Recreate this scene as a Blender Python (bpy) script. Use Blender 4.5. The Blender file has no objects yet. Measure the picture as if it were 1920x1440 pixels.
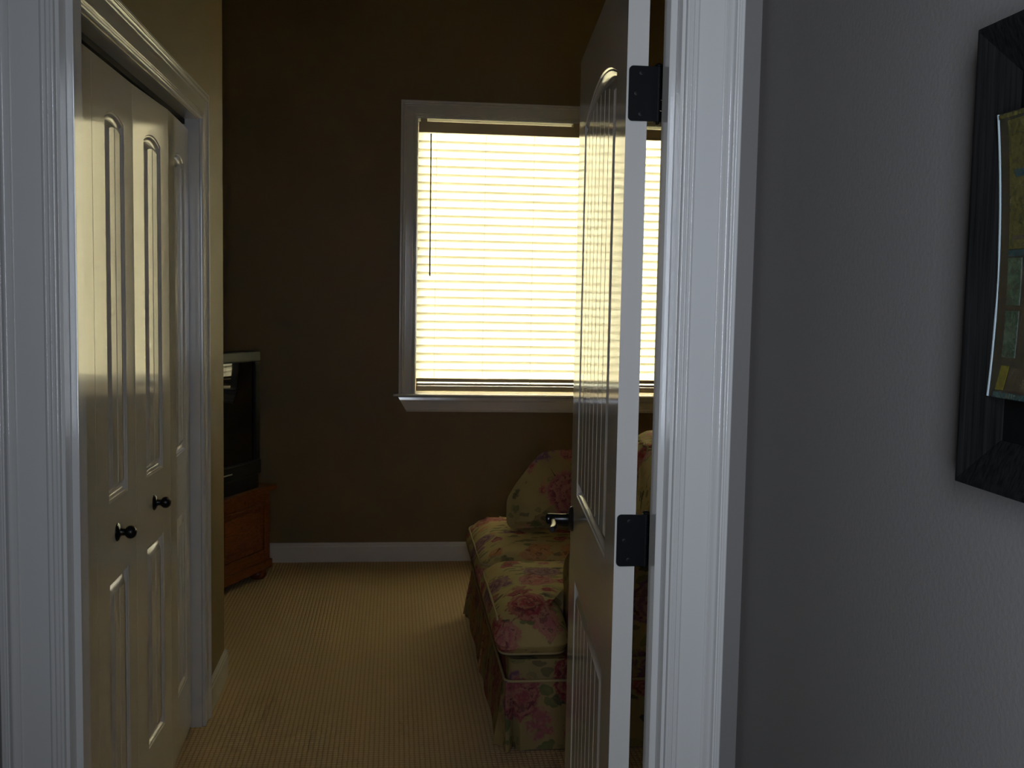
import bpy, bmesh, math, random
from math import pi, sin, cos, radians
from mathutils import Vector, Matrix
random.seed(7)
sc = bpy.context.scene
COL = sc.collection

# ------------------------------------------------------------------ camera
CAM_H = 1.485
cam_d = bpy.data.cameras.new('camera')
cam_d.sensor_fit = 'HORIZONTAL'; cam_d.sensor_width = 36.0
cam_d.lens = 36.0 * 1990.0 / 1920.0
cam_d.clip_start = 0.02
cam = bpy.data.objects.new('camera', cam_d); COL.objects.link(cam)
R = [(0.9937567633, -0.1100368314, 0.0184225699), (0.0093712125, -0.0822150616, -0.9965705515),
     (0.1111740785, 0.9905213674, -0.0806705950)]
m = Matrix.Identity(4)
for i in range(3):
    m[i][0] = R[0][i]; m[i][1] = -R[1][i]; m[i][2] = -R[2][i]
m[2][3] = CAM_H
cam.matrix_world = m
sc.camera = cam

# ------------------------------------------------------------------ light and exposure
SKY = 28.5          # bright overcast sky outside the window
HALL = 11.0        # daylight reaching the hall from behind the viewer
w = bpy.data.worlds.new('overcast_sky'); sc.world = w; w.use_nodes = True
bg = w.node_tree.nodes['Background']
bg.inputs[0].default_value = (1.0, 0.94, 0.79, 1); bg.inputs[1].default_value = SKY


def area(name, loc, rot, sx, sy, power, color):
    d = bpy.data.lights.new(name, 'AREA'); d.shape = 'RECTANGLE'; d.size = sx; d.size_y = sy
    d.energy = power; d.color = color
    o = bpy.data.objects.new(name, d); COL.objects.link(o); o.location = loc; o.rotation_euler = rot
    return o


portal = area('window_portal', (1.184, 6.055, 1.70), (-pi / 2, 0, 0), 2.14, 1.54, 1, (1, 1, 1))
portal.data.cycles.is_portal = True
area('hall_daylight', (0.05, -0.28, 1.60), (pi / 2, 0, -radians(30)), 0.36, 1.15, HALL, (0.77, 0.86, 1.0)).data.spread = radians(130)

sc.view_settings.view_transform = 'Standard'; sc.view_settings.look = 'None'
sc.view_settings.exposure = 0.0; sc.view_settings.gamma = 1.0
sc.view_settings.use_curve_mapping = False
sc.cycles.max_bounces = 10; sc.cycles.diffuse_bounces = 7; sc.cycles.glossy_bounces = 4
sc.cycles.transmission_bounces = 6; sc.cycles.transparent_max_bounces = 8
sc.cycles.sample_clamp_indirect = 12.0
sc.cycles.caustics_reflective = False; sc.cycles.caustics_refractive = False
sc.cycles.use_denoising = True

# ------------------------------------------------------------------ materials
MATS = {}


class NT:
    """short-hand for building a node tree"""
    def __init__(s, name):
        s.m = bpy.data.materials.new(name); s.m.use_nodes = True; s.t = s.m.node_tree
        s.b = s.t.nodes['Principled BSDF']; s.out = s.t.nodes['Material Output']; MATS[name] = s.m

    def n(s, typ, **k):
        x = s.t.nodes.new('ShaderNode' + typ)
        for a, v in k.items():
            if a.startswith('i_'):
                key = a[2:]; key = int(key) if key.isdigit() else key.replace('_', ' ')
                s.put(x.inputs[key], v)
            else:
                setattr(x, a, v)
        return x

    def put(s, sock, v):
        if isinstance(v, bpy.types.NodeSocket):
            s.t.links.new(v, sock)
        else:
            if hasattr(sock.default_value, '__len__') and len(sock.default_value) == 4 and len(v) == 3:
                v = (*v, 1)
            sock.default_value = v

    def math(s, op, a, b=0.0, c=None):
        x = s.n('Math', operation=op); s.put(x.inputs[0], a); s.put(x.inputs[1], b)
        if c is not None: s.put(x.inputs[2], c)
        return x.outputs[0]

    def mix(s, f, a, b, mode='MIX'):
        x = s.n('MixRGB', blend_type=mode); s.put(x.inputs[0], f); s.put(x.inputs[1], a); s.put(x.inputs[2], b)
        return x.outputs[0]

    def ramp(s, f, stops, interp='LINEAR'):
        x = s.n('ValToRGB'); r = x.color_ramp; r.interpolation = interp
        while len(r.elements) < len(stops): r.elements.new(0.5)
        for e, (p, c) in zip(r.elements, stops): e.position = p; e.color = (*c, 1)
        s.put(x.inputs[0], f); return x.outputs[0]

    def coords(s, scale=(1, 1, 1), kind='Object'):
        tc = s.n('TexCoord'); mp = s.n('Mapping'); s.t.links.new(tc.outputs[kind], mp.inputs[0])
        mp.inputs['Scale'].default_value = scale; return mp.outputs[0]

    def noise(s, vec, scale, detail=3, rough=0.55, dist=0.0):
        x = s.n('TexNoise'); s.put(x.inputs['Vector'], vec); x.inputs['Scale'].default_value = scale
        x.inputs['Detail'].default_value = detail; x.inputs['Roughness'].default_value = rough
        x.inputs['Distortion'].default_value = dist; return x

    def bump(s, h, strength, dist=0.001):
        x = s.n('Bump'); s.put(x.inputs['Height'], h); x.inputs['Strength'].default_value = strength
        x.inputs['Distance'].default_value = dist; s.t.links.new(x.outputs[0], s.b.inputs['Normal'])

    def set(s, color=None, rough=None, spec=None, metal=None):
        if color is not None: s.put(s.b.inputs['Base Color'], color)
        if rough is not None: s.put(s.b.inputs['Roughness'], rough)
        if spec is not None: s.b.inputs['Specular IOR Level'].default_value = spec
        if metal is not None: s.b.inputs['Metallic'].default_value = metal
        return s.m


def paint(name, col, rough, bump=0.05, scale=220, spec=0.5, mottle=0.04):
    t = NT(name); v = t.coords()
    n1 = t.noise(v, 3.0, 2).outputs[0]
    f = t.math('MULTIPLY_ADD', n1, mottle * 2, 1 - mottle)
    c = t.mix(1.0, col, t.n('CombineColor', i_0=f, i_1=f, i_2=f).outputs[0], 'MULTIPLY')
    t.set(c, rough, spec)
    t.bump(t.noise(v, scale, 2).outputs[0], bump, 0.001)
    return t.m


TRIM = paint('white_semigloss_trim', (0.66, 0.65, 0.63), 0.12, 0.03, 90, 0.85)
DOORP = paint('white_semigloss_door', (0.66, 0.64, 0.60), 0.10, 0.03, 70)
BROWN = paint('brown_wall_paint', (0.195, 0.138, 0.060), 0.52, 0.30, 160, 0.32)
GREIGE = paint('grey_hall_paint', (0.205, 0.191, 0.180), 0.75, 0.35, 160, 0.3)
CEIL = paint('cream_ceiling_paint', (0.62, 0.53, 0.38), 0.9, 0.4, 120, 0.2)
DARK = paint('closet_dark_paint', (0.05, 0.045, 0.04), 0.9, 0.1, 100, 0.2)
BLACKM = paint('oil_rubbed_black_metal', (0.006, 0.006, 0.007), 0.28, 0.05, 300, 0.5)
HINGEM = paint('flat_black_hinge', (0.004, 0.004, 0.005), 0.5, 0.05, 300, 0.12)
SCREW = paint('black_screw_metal', (0.006, 0.006, 0.007), 0.45, 0.02, 300, 0.25)
TVBLACK = paint('black_tv_plastic', (0.006, 0.006, 0.006), 0.5, 0.1, 500, 0.3)
TVGREY = paint('grey_tv_plastic', (0.06, 0.06, 0.057), 0.5, 0.1, 500, 0.4)
SILVER = paint('silver_plastic', (0.5, 0.5, 0.46), 0.3, 0.02, 300, 0.6)
VINYL = paint('white_window_vinyl', (0.7, 0.7, 0.68), 0.35, 0.02, 200)
VALANCE = paint('cream_blind_wood', (0.60, 0.49, 0.30), 0.4, 0.03, 60, 0.4)
WANDM = paint('dark_wand_plastic', (0.09, 0.08, 0.05), 0.4, 0.02, 200, 0.4)
CORDM = paint('cream_cord', (0.7, 0.65, 0.5), 0.8, 0.1, 600, 0.2)

GRASS = paint('dark_lawn', (0.045, 0.052, 0.030), 0.95, 0.5, 30, 0.1, 0.3)
t = NT('tv_glass'); t.set((0.004, 0.004, 0.005), 0.03, 0.6); SCREEN = t.m

# translucent cream slats
t = NT('translucent_cream_slat')
dif = t.n('BsdfDiffuse', i_0=(0.80, 0.78, 0.70)); tra = t.n('BsdfTranslucent', i_0=(0.93, 0.897, 0.785))
mx = t.n('MixShader'); mx.inputs[0].default_value = 0.70
t.t.links.new(dif.outputs[0], mx.inputs[1]); t.t.links.new(tra.outputs[0], mx.inputs[2])
t.t.links.new(mx.outputs[0], t.out.inputs[0]); SLAT = t.m

# window pane
t = NT('clear_pane')
gl = t.n('BsdfGlossy', i_0=(1, 1, 1)); gl.inputs['Roughness'].default_value = 0.02
tr = t.n('BsdfTransparent', i_0=(0.93, 0.95, 0.94)); mx = t.n('MixShader')
fr = t.n('Fresnel'); fr.inputs[0].default_value = 1.5
t.t.links.new(fr.outputs[0], mx.inputs[0]); t.t.links.new(tr.outputs[0], mx.inputs[1]); t.t.links.new(gl.outputs[0], mx.inputs[2])
t.t.links.new(mx.outputs[0], t.out.inputs[0]); PANE = t.m

# cut-and-loop carpet with a small square grid
t = NT('beige_loop_carpet')
v = t.coords(); sp = t.n('SeparateXYZ'); t.put(sp.inputs[0], v)
wob = t.noise(v, 40, 2).outputs[0]
K = pi / 0.0165
gx = t.math('ABSOLUTE', t.math('SINE', t.math('MULTIPLY_ADD', sp.outputs[0], K, t.math('MULTIPLY', wob, 0.9))))
gy = t.math('ABSOLUTE', t.math('SINE', t.math('MULTIPLY_ADD', sp.outputs[1], K, t.math('MULTIPLY', wob, 0.9))))
g = t.math('POWER', t.math('MULTIPLY', gx, gy), 0.5)
fib = t.noise(v, 500, 3, 0.7).outputs[0]
big = t.noise(v, 2.2, 3).outputs[0]
h = t.math('MULTIPLY_ADD', fib, 0.45, g)
c = t.ramp(g, [(0.15, (0.26, 0.185, 0.105)), (0.75, (0.56, 0.42, 0.25))])
c = t.mix(t.math('MULTIPLY', fib, 0.5), c, (0.62, 0.46, 0.27))
c = t.mix(t.math('MULTIPLY', big, 0.25), c, (0.40, 0.29, 0.17))
t.set(c, 0.95, 0.1); t.bump(h, 0.7, 0.004); CARPET = t.m


def floral(name, base, dim=1.0, scale=5.2, more=0.0):
    t = NT(name); v0 = t.coords(kind='Object')
    nz = t.noise(v0, 9, 3)
    v = t.n('VectorMath', operation='MULTIPLY_ADD'); t.put(v.inputs[0], nz.outputs[1]); v.inputs[1].default_value = (0.07,) * 3; t.put(v.inputs[2], v0)
    v = v.outputs[0]
    petn = t.noise(v0, 42, 3, 0.6, 0.9).outputs[0]
    def roses(scale, shift, more, keepat):
        mp = t.n('Mapping'); t.put(mp.inputs[0], v); mp.inputs['Location'].default_value = shift
        vo = t.n('TexVoronoi'); t.put(vo.inputs['Vector'], mp.outputs[0]); vo.inputs['Scale'].default_value = scale
        sep = t.n('SeparateColor'); t.put(sep.inputs[0], vo.outputs['Color'])
        d = vo.outputs['Distance']
        rose = t.ramp(sep.outputs[0], [(0.0, (0.30, 0.045, 0.06)), (0.26, (0.40, 0.13, 0.13)), (0.46, (0.20, 0.10, 0.15)), (0.64, (0.46, 0.22, 0.07)), (0.84, (0.34, 0.085, 0.095))], 'CONSTANT')
        rings = t.math('SINE', t.math('MULTIPLY_ADD', d, 38, t.math('MULTIPLY', petn, 13)))
        rose = t.mix(t.math('MULTIPLY_ADD', rings, 0.26, 0.24), rose, (0.52, 0.31, 0.19))
        rose = t.mix(t.math('MULTIPLY', t.math('GREATER_THAN', petn, 0.56), 0.6), rose, (0.10, 0.025, 0.035))
        edge = t.math('ADD', d, t.math('MULTIPLY_ADD', petn, 0.46, -0.23))
        rmask = t.ramp(edge, [(0.36 + more, (1, 1, 1)), (0.43 + more, (0, 0, 0))])
        lmask = t.ramp(edge, [(0.46 + more, (1, 1, 1)), (0.74 + more, (0, 0, 0))])
        return rose, t.math('MULTIPLY', rmask, t.math('GREATER_THAN', sep.outputs[1], keepat)), lmask
    r1, m1, l1 = roses(scale, (0, 0, 0), 0.05 + more, 0.08)
    r2, m2, l2 = roses(scale * 1.75, (3.3, 1.7, 5.1), -0.02, 0.35)

    def leaves(scl, rot, thr, keepat):
        mp = t.n('Mapping'); t.put(mp.inputs[0], v); mp.inputs['Scale'].default_value = (1.0, 2.4, 1.7); mp.inputs['Rotation'].default_value = rot
        vl = t.n('TexVoronoi'); t.put(vl.inputs['Vector'], mp.outputs[0]); vl.inputs['Scale'].default_value = scl
        sl = t.n('SeparateColor'); t.put(sl.inputs[0], vl.outputs['Color'])
        leafc = t.ramp(sl.outputs[1], [(0, (0.035, 0.055, 0.04)), (0.4, (0.12, 0.15, 0.055)), (0.66, (0.03, 0.038, 0.045)), (0.82, (0.20, 0.20, 0.075))], 'CONSTANT')
        lf = t.math('LESS_THAN', t.math('ADD', vl.outputs['Distance'], t.math('MULTIPLY_ADD', petn, 0.30, -0.15)), thr)
        return leafc, t.math('MULTIPLY', lf, t.math('GREATER_THAN', sl.outputs[0], keepat))
    ground = t.mix(t.math('MULTIPLY', t.noise(v0, 7, 3).outputs[0], 0.6), base, tuple(b * 0.62 for b in base))
    c1, f1 = leaves(9.5, (0.4, 0.3, 0.7), 0.36, 0.35)
    c2, f2 = leaves(13.0, (1.1, 0.8, -0.6), 0.36, 0.40)
    c = t.mix(t.math('MULTIPLY', f2, 0.5), ground, c2)
    c = t.mix(t.math('MULTIPLY', f1, t.math('MULTIPLY_ADD', l1, 0.5, 0.3)), c, c1)
    c = t.mix(m2, c, r2)
    c = t.mix(m1, c, r1)
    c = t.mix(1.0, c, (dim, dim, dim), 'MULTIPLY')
    t.set(c, 0.85, 0.2)
    t.bump(t.noise(v0, 700, 2).outputs[0], 0.25, 0.001)
    return t.m


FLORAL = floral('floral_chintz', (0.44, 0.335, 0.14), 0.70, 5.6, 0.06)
FLORAL2 = floral('floral_chintz_cushion', (0.50, 0.39, 0.165), 0.92, 6.0)
FLORAL3 = floral('floral_chintz_pillow', (0.44, 0.33, 0.13), 0.95, 5.0, 0.08)
PIPING = paint('cream_piping', (0.38, 0.30, 0.16), 0.8, 0.2, 500, 0.2)

# pine
t = NT('orange_pine'); v = t.coords((1, 1, 7))
g = t.noise(v, 3.2, 4, 0.6, 1.6).outputs[0]
wv = t.math('SINE', t.math('MULTIPLY', g, 60))
c = t.ramp(t.math('MULTIPLY_ADD', wv, 0.5, 0.5), [(0, (0.125, 0.030, 0.006)), (0.6, (0.17, 0.045, 0.008)), (1, (0.215, 0.064, 0.012))])
kn = t.n('TexVoronoi'); t.put(kn.inputs['Vector'], t.coords()); kn.inputs['Scale'].default_value = 9
c = t.mix(t.ramp(kn.outputs['Distance'], [(0.05, (1, 1, 1)), (0.10, (0, 0, 0))]), c, (0.05, 0.014, 0.005))
t.set(c, 0.38, 0.4); PINE = t.m

t = NT('black_grained_frame'); v = t.coords((90, 90, 2.5))
g = t.noise(v, 3, 3).outputs[0]
c = t.ramp(g, [(0.3, (0.003, 0.003, 0.003)), (0.7, (0.012, 0.012, 0.012))])
t.set(c, 0.7, 0.12); t.bump(g, 0.3, 0.001); FRAMEM = t.m
BACKBLK = paint('black_backing', (0.003, 0.003, 0.003), 0.85, 0.1, 300, 0.1)
EDGEGLINT = paint('painted_edge_glint', (0.45, 0.55, 0.58), 0.12, 0.02, 200, 0.8)  # pale colour stands in for the reflection on the glossy glass edge


def artmat(name, col, col2, sc_=90):
    t = NT(name); v = t.coords()
    n1 = t.noise(v, sc_, 4, 0.7, 1.2).outputs[0]
    t.set(t.ramp(n1, [(0.35, col), (0.7, col2)]), 0.12, 0.5); t.bump(n1, 0.4, 0.0006); return t.m


ART_DARK = artmat('art_dark_leading', (0.004, 0.004, 0.005), (0.015, 0.013, 0.012))
ART_OLIVE = artmat('art_olive_gold', (0.028, 0.028, 0.007), (0.085, 0.075, 0.02))
ART_GREEN = artmat('art_mottled_green', (0.012, 0.024, 0.015), (0.055, 0.09, 0.055))
ART_YELLOW = artmat('art_yellow', (0.06, 0.056, 0.005), (0.11, 0.095, 0.01))
ART_TEAL = artmat('art_teal', (0.005, 0.022, 0.026), (0.02, 0.055, 0.06))
ART_BROWN = artmat('art_brown', (0.014, 0.011, 0.007), (0.045, 0.036, 0.024))

# ------------------------------------------------------------------ builders


def link(name, mesh, mat, parent=None, smooth=False, angle=None):
    if mat is not None and not mesh.materials: mesh.materials.append(mat)
    if smooth:
        for p in mesh.polygons: p.use_smooth = True
        if angle is not None:
            try: mesh.set_sharp_from_angle(angle=angle)
            except Exception: pass
    o = bpy.data.objects.new(name, mesh); COL.objects.link(o)
    if parent is not None: o.parent = parent
    return o


def fin(bm, name):
    me = bpy.data.meshes.new(name); bmesh.ops.recalc_face_normals(bm, faces=bm.faces[:]); bm.to_mesh(me); bm.free(); return me


def root(name, loc=(0, 0, 0), rz=0.0):
    o = bpy.data.objects.new(name, None); o.empty_display_size = 0.1; COL.objects.link(o)
    o.location = loc; o.rotation_euler = (0, 0, rz); return o


def tag(o, label, cat, kind=None, group=None):
    o['label'] = label; o['category'] = cat
    if kind: o['kind'] = kind
    if group: o['group'] = group
    return o


def add_box(bm, x0, x1, y0, y1, z0, z1, bev=0.0, mat=None):
    vs = [bm.verts.new((x, y, z)) for z in (z0, z1) for y in (y0, y1) for x in (x0, x1)]
    fs = [bm.faces.new([vs[i] for i in q]) for q in ((0, 2, 3, 1), (4, 5, 7, 6), (0, 1, 5, 4), (2, 6, 7, 3), (0, 4, 6, 2), (1, 3, 7, 5))]
    if bev > 0:
        es = list({e for f in fs for e in f.edges})
        bmesh.ops.bevel(bm, geom=es, offset=bev, segments=2, profile=0.6, affect='EDGES')
    if mat is not None: bmesh.ops.transform(bm, matrix=mat, verts=vs)


def box(name, x0, x1, y0, y1, z0, z1, mat, parent=None, bev=0.0):
    bm = bmesh.new(); add_box(bm, x0, x1, y0, y1, z0, z1, bev)
    return link(name, fin(bm, name), mat, parent)


def boxes(name, lst, mat, parent=None, bev=0.0):
    bm = bmesh.new()
    for b in lst: add_box(bm, *b, bev)
    return link(name, fin(bm, name), mat, parent)


def offset_poly(pts, d):
    """inward offset of a CCW polygon by d with mitred corners"""
    out = []; n = len(pts)
    for i in range(n):
        p0, p1, p2 = Vector(pts[i - 1]), Vector(pts[i]), Vector(pts[(i + 1) % n])
        a = (p1 - p0).normalized(); b = (p2 - p1).normalized()
        na = Vector((-a.y, a.x)); nb = Vector((-b.y, b.x)); k = 1 + na.dot(nb)
        out.append(tuple(p1 + (na + nb) * (d / max(k, 0.25))))
    return out


def loft(bm, rings, cap0=False, cap1=False, closed=True):
    prev = None; first = None
    for r in rings:
        vs = [bm.verts.new(p) for p in r]
        if prev:
            n = len(vs)
            for i in range(n if closed else n - 1):
                bm.faces.new((prev[i], prev[(i + 1) % n], vs[(i + 1) % n], vs[i]))
        else: first = vs
        prev = vs
    if cap0: bm.faces.new(first[::-1])
    if cap1: bm.faces.new(prev)
    return first, prev


def lathe(bm, prof, seg=24, mat=Matrix.Identity(4)):
    """prof: (radius, height) along local z"""
    rings = []
    for r, h in prof:
        rings.append([mat @ Vector((max(r, 1e-5) * cos(2 * pi * i / seg), max(r, 1e-5) * sin(2 * pi * i / seg), h)) for i in range(seg)])
    loft(bm, rings, True, True)


def tube(bm, pts, rad, seg=8, closed=False):
    P = [Vector(p) for p in pts]; n = len(P); rings = []; up = Vector((0, 0, 1))
    for i in range(n):
        if closed: tg = P[(i + 1) % n] - P[i - 1]
        else: tg = P[min(i + 1, n - 1)] - P[max(i - 1, 0)]
        tg.normalize(); s = tg.cross(up)
        if s.length < 1e-3: s = tg.cross(Vector((1, 0, 0)))
        s.normalize(); q = s.cross(tg)
        rings.append([P[i] + s * rad * cos(2 * pi * k / seg) + q * rad * sin(2 * pi * k / seg) for k in range(seg)])
    if closed: rings.append([p.copy() for p in rings[0]])
    loft(bm, rings, not closed, not closed)


def casing_leg(name, prof, p0, p1, m0, m1, to3, mat, parent):
    """one length of moulding. prof: (offset from the opening edge, projection). p0,p1 in the wall plane,
    m0,m1: outward direction (mitred) at each end, to3(a, b, d) maps to the world."""
    bm = bmesh.new(); rings = []
    for p, mm in ((p0, m0), (p1, m1)):
        rings.append([to3(p[0] + mm[0] * o, p[1] + mm[1] * o, d) for o, d in prof])
    loft(bm, rings, True, True)
    return link(name, fin(bm, name), mat, parent, True, radians(38))


def bead(o0, o1, d0, d1, h, n=6):
    """a round bead between two points of a profile"""
    return [(o0 + (o1 - o0) * k / n, d0 + (d1 - d0) * k / n + h * sin(pi * k / n)) for k in range(n + 1)]


CASE = ([(0.0, 0.0), (0.0, 0.0085), (0.0008, 0.0098)] + bead(0.0012, 0.0052, 0.0100, 0.0100, 0.0007, 4) + [(0.0058, 0.0088)]
        + bead(0.0062, 0.0118, 0.0092, 0.0098, 0.0024) + [(0.0124, 0.0090)] + bead(0.0128, 0.0190, 0.0096, 0.0104, 0.0022)
        + [(0.0198, 0.0092), (0.022, 0.0092), (0.056, 0.0118), (0.0575, 0.0118)] + bead(0.058, 0.0615, 0.0125, 0.0128, 0.0009, 4) + [(0.0622, 0.0120)]
        + bead(0.0628, 0.0772, 0.0132, 0.0142, 0.0056, 10) + [(0.0778, 0.0130), (0.0795, 0.0140)] + bead(0.080, 0.084, 0.0165, 0.0168, 0.0008, 4)
        + [(0.0875, 0.0172), (0.089, 0.0160), (0.089, 0.0)])


def door_casing(parent, a0, a1, ztop, to3, mat, names=('side_casing', 'head_casing'), z0=0.0):
    casing_leg(names[0], CASE, (a0, z0), (a0, ztop), (-1, 0), (-1, 1), to3, mat, parent)
    casing_leg(names[1], CASE, (a0, ztop), (a1, ztop), (-1, 1), (1, 1), to3, mat, parent)
    casing_leg(names[0], CASE, (a1, ztop), (a1, z0), (1, 1), (1, 0), to3, mat, parent)


BASE = [(0, 0), (0, 0.013), (0.085, 0.013), (0.092, 0.0105), (0.098, 0.0105), (0.104, 0.006), (0.108, 0.004), (0.108, 0)]


def baseboard(name, p0, p1, nrm, label):
    bm = bmesh.new(); rings = []
    for p in (p0, p1):
        rings.append([(p[0] + nrm[0] * d, p[1] + nrm[1] * d, z) for z, d in BASE])
    loft(bm, rings, True, True)
    o = link(name, fin(bm, name), TRIM); tag(o, label, 'baseboard', 'structure'); return o


# ------------------------------------------------------------------ room shell
Y0, Y1 = 1.630, 1.742          # faces of the wall that holds the doorway
JL, JR = -0.484, 0.436         # jamb faces
HEAD = 2.086
YF = 5.90                      # far wall
XC = -0.640                    # closet wall face
XH = 0.562                     # hall wall on the right
ROOM_C = 3.25; HALL_C = 2.75
XR, XL = 2.75, -1.62

f = box('floor', -2.4, 3.0, -3.2, 6.3, -0.05, 0.0, CARPET)
tag(f, 'beige looped carpet with a fine square grid, running through the doorway', 'floor', 'structure')
f = box('ceiling', XL - 0.1, XR + 0.1, Y0, 6.2, ROOM_C, ROOM_C + 0.1, CEIL); tag(f, 'high cream ceiling over the brown room', 'ceiling', 'structure')
f = box('ceiling', -2.3, 0.8, -3.2, Y0, HALL_C, HALL_C + 0.1, CEIL); tag(f, 'cream ceiling over the grey hall', 'ceiling', 'structure')

JT = 0.019
# doorway wall: the hall side is grey, the room side brown -> two skins, each with the opening
HX0, HX1 = JL - JT - 0.004, JR + JT + 0.004
HZ = HEAD + JT + 0.004
ym = (Y0 + Y1) / 2
f = boxes('wall_doorway', [(-2.3, HX0, Y0, ym, 0, HALL_C + 0.1), (HX1, 0.8, Y0, ym, 0, HALL_C + 0.1), (HX0, HX1, Y0, ym, HZ, HALL_C + 0.1)], GREIGE)
tag(f, 'narrow grey hall wall beside the white door casing', 'wall', 'structure')
f = boxes('wall_front', [(XL - 0.1, HX0, ym, Y1, 0, ROOM_C), (HX1, XR + 0.1, ym, Y1, 0, ROOM_C), (HX0, HX1, ym, Y1, HZ, ROOM_C)], BROWN)
tag(f, 'brown room side of the wall around the doorway', 'wall', 'structure')
f = box('wall_right', XH, XH + 0.1, -3.2, Y0, 0, HALL_C, GREIGE); tag(f, 'grey hall wall carrying the black framed picture', 'wall', 'structure')
f = box('wall_left', -0.72, -0.62, 0.30, Y0, 0, HALL_C, GREIGE); tag(f, 'grey hall wall across from the picture wall', 'wall', 'structure')
f = box('wall_hall', -2.3, -2.2, -3.1, Y0, 0, HALL_C, GREIGE); tag(f, 'grey wall on the open left side of the hall', 'wall', 'structure')
f = box('wall_back', -2.2, XH, -3.1, -3.0, 0, HALL_C, GREIGE); tag(f, 'grey wall at the back end of the hall', 'wall', 'structure')

f = box('ground', -30, 30, 6.2, 70, -0.6, -0.5, GRASS); tag(f, 'dark lawn outside, glimpsed below the blind', 'lawn', 'structure')
WX0, WX1, WZ0, WZ1 = 0.118, 2.250, 0.934, 2.457
f = boxes('wall_far', [(XL - 0.1, WX0, YF, 6.06, 0, ROOM_C), (WX1, XR + 0.1, YF, 6.06, 0, ROOM_C), (WX0, WX1, YF, 6.06, 0, WZ0), (WX0, WX1, YF, 6.06, WZ1, ROOM_C)], BROWN)
tag(f, 'dark brown wall around the bright blinded window', 'wall', 'structure')
f = box('wall_side', XR, XR + 0.1, Y1, YF, 0, ROOM_C, BROWN); tag(f, 'brown wall behind the floral sofa', 'wall', 'structure')
f = box('wall_alcove', XL - 0.1, XL, Y1, YF, 0, ROOM_C, BROWN); tag(f, 'brown wall behind the television', 'wall', 'structure')
CY0, CY1, CZ = 2.105, 3.628, 2.050      # closet opening
YC = 4.105                               # end of the closet wall
f = boxes('wall_closet', [(XC - 0.11, XC, Y1, CY0, 0, ROOM_C), (XC - 0.11, XC, CY1, YC, 0, ROOM_C), (XC - 0.11, XC, CY0, CY1, CZ, ROOM_C)], BROWN)
tag(f, 'tan lit wall with the white closet doors, ending at a sharp corner', 'wall', 'structure')
f = box('wall_return', XL, XC - 0.11, YC - 0.1, YC, 0, ROOM_C, BROWN); tag(f, 'brown end wall of the closet beside the television', 'wall', 'structure')

baseboard('baseboard_far', (XL, YF), (XR, YF), (0, -1), 'white baseboard along the foot of the dark brown far wall')
baseboard('baseboard_closet', (XC, CY1 + 0.095), (XC, YC + 0.0125), (1, 0), 'short white baseboard between the closet casing and the wall corner')
baseboard('baseboard_return', (XL, YC), (XC + 0.0125, YC), (0, 1), 'white baseboard on the end wall of the closet')
baseboard('baseboard_right', (XH, -3.0), (XH, Y0), (-1, 0), 'white baseboard under the framed picture in the hall')
baseboard('baseboard_side', (XR, Y1), (XR, YF), (-1, 0), 'white baseboard on the wall behind the sofa')

# ------------------------------------------------------------------ doorway frame
tr = root('trim_1'); tag(tr, 'white moulded door frame and casing around the open doorway', 'door frame', 'structure')
to3 = lambda a, b, d: (a, Y0 - d, b)
door_casing(tr, JL - 0.005, JR + 0.005, HEAD + 0.005, to3, TRIM)
to3 = lambda a, b, d: (a, Y1 + d, b)
door_casing(tr, JL - 0.006, JR + 0.006, HEAD + 0.006, to3, TRIM)
box('jamb', JL - JT, JL, Y0, Y1, 0, HEAD, TRIM, tr); box('jamb', JR, JR + JT, Y0, Y1, 0, HEAD, TRIM, tr)
box('head_jamb', JL - JT, JR + JT, Y0, Y1, HEAD, HEAD + JT, TRIM, tr)
S0, S1, ST = 1.660, 1.701, 0.011
box('door_stop', JL, JL + ST, S0, S1, 0, HEAD - ST, TRIM, tr, 0.0012); box('door_stop', JR - ST, JR, S0, S1, 0, HEAD - ST, TRIM, tr, 0.0012)
box('head_stop', JL, JR, S0, S1, HEAD - ST, HEAD, TRIM, tr, 0.0012)

# ------------------------------------------------------------------ panelled doors
MOULD = ([(0.0, 0.0), (0.0026, 0.0026), (0.0060, 0.0026)] + [(0.0070 + 0.0085 * k / 5, 0.0032 + 0.0076 * sin(pi / 2 * k / 5)) for k in range(6)]
         + [(0.0190, 0.0112), (0.0205, 0.0104), (0.0370, 0.0006), (0.0385, 0.0003)])
FIELD = 0.0003


def arch_outline(x0, x1, z0, zs, rise, n=18):
    """CCW outline with an arched (rise > 0) or flat top"""
    pts = [(x0, z0), (x1, z0), (x1, zs)]
    if rise > 0:
        wd = (x1 - x0) / 2; r = (wd * wd + rise * rise) / (2 * rise); a = math.asin(wd / r); cx = (x0 + x1) / 2; cz = zs + rise - r
        for i in range(1, n):
            th = a - 2 * a * i / n
            pts.append((cx + r * sin(th), cz + r * cos(th)))
    pts.append((x0, zs))
    return pts


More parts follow.
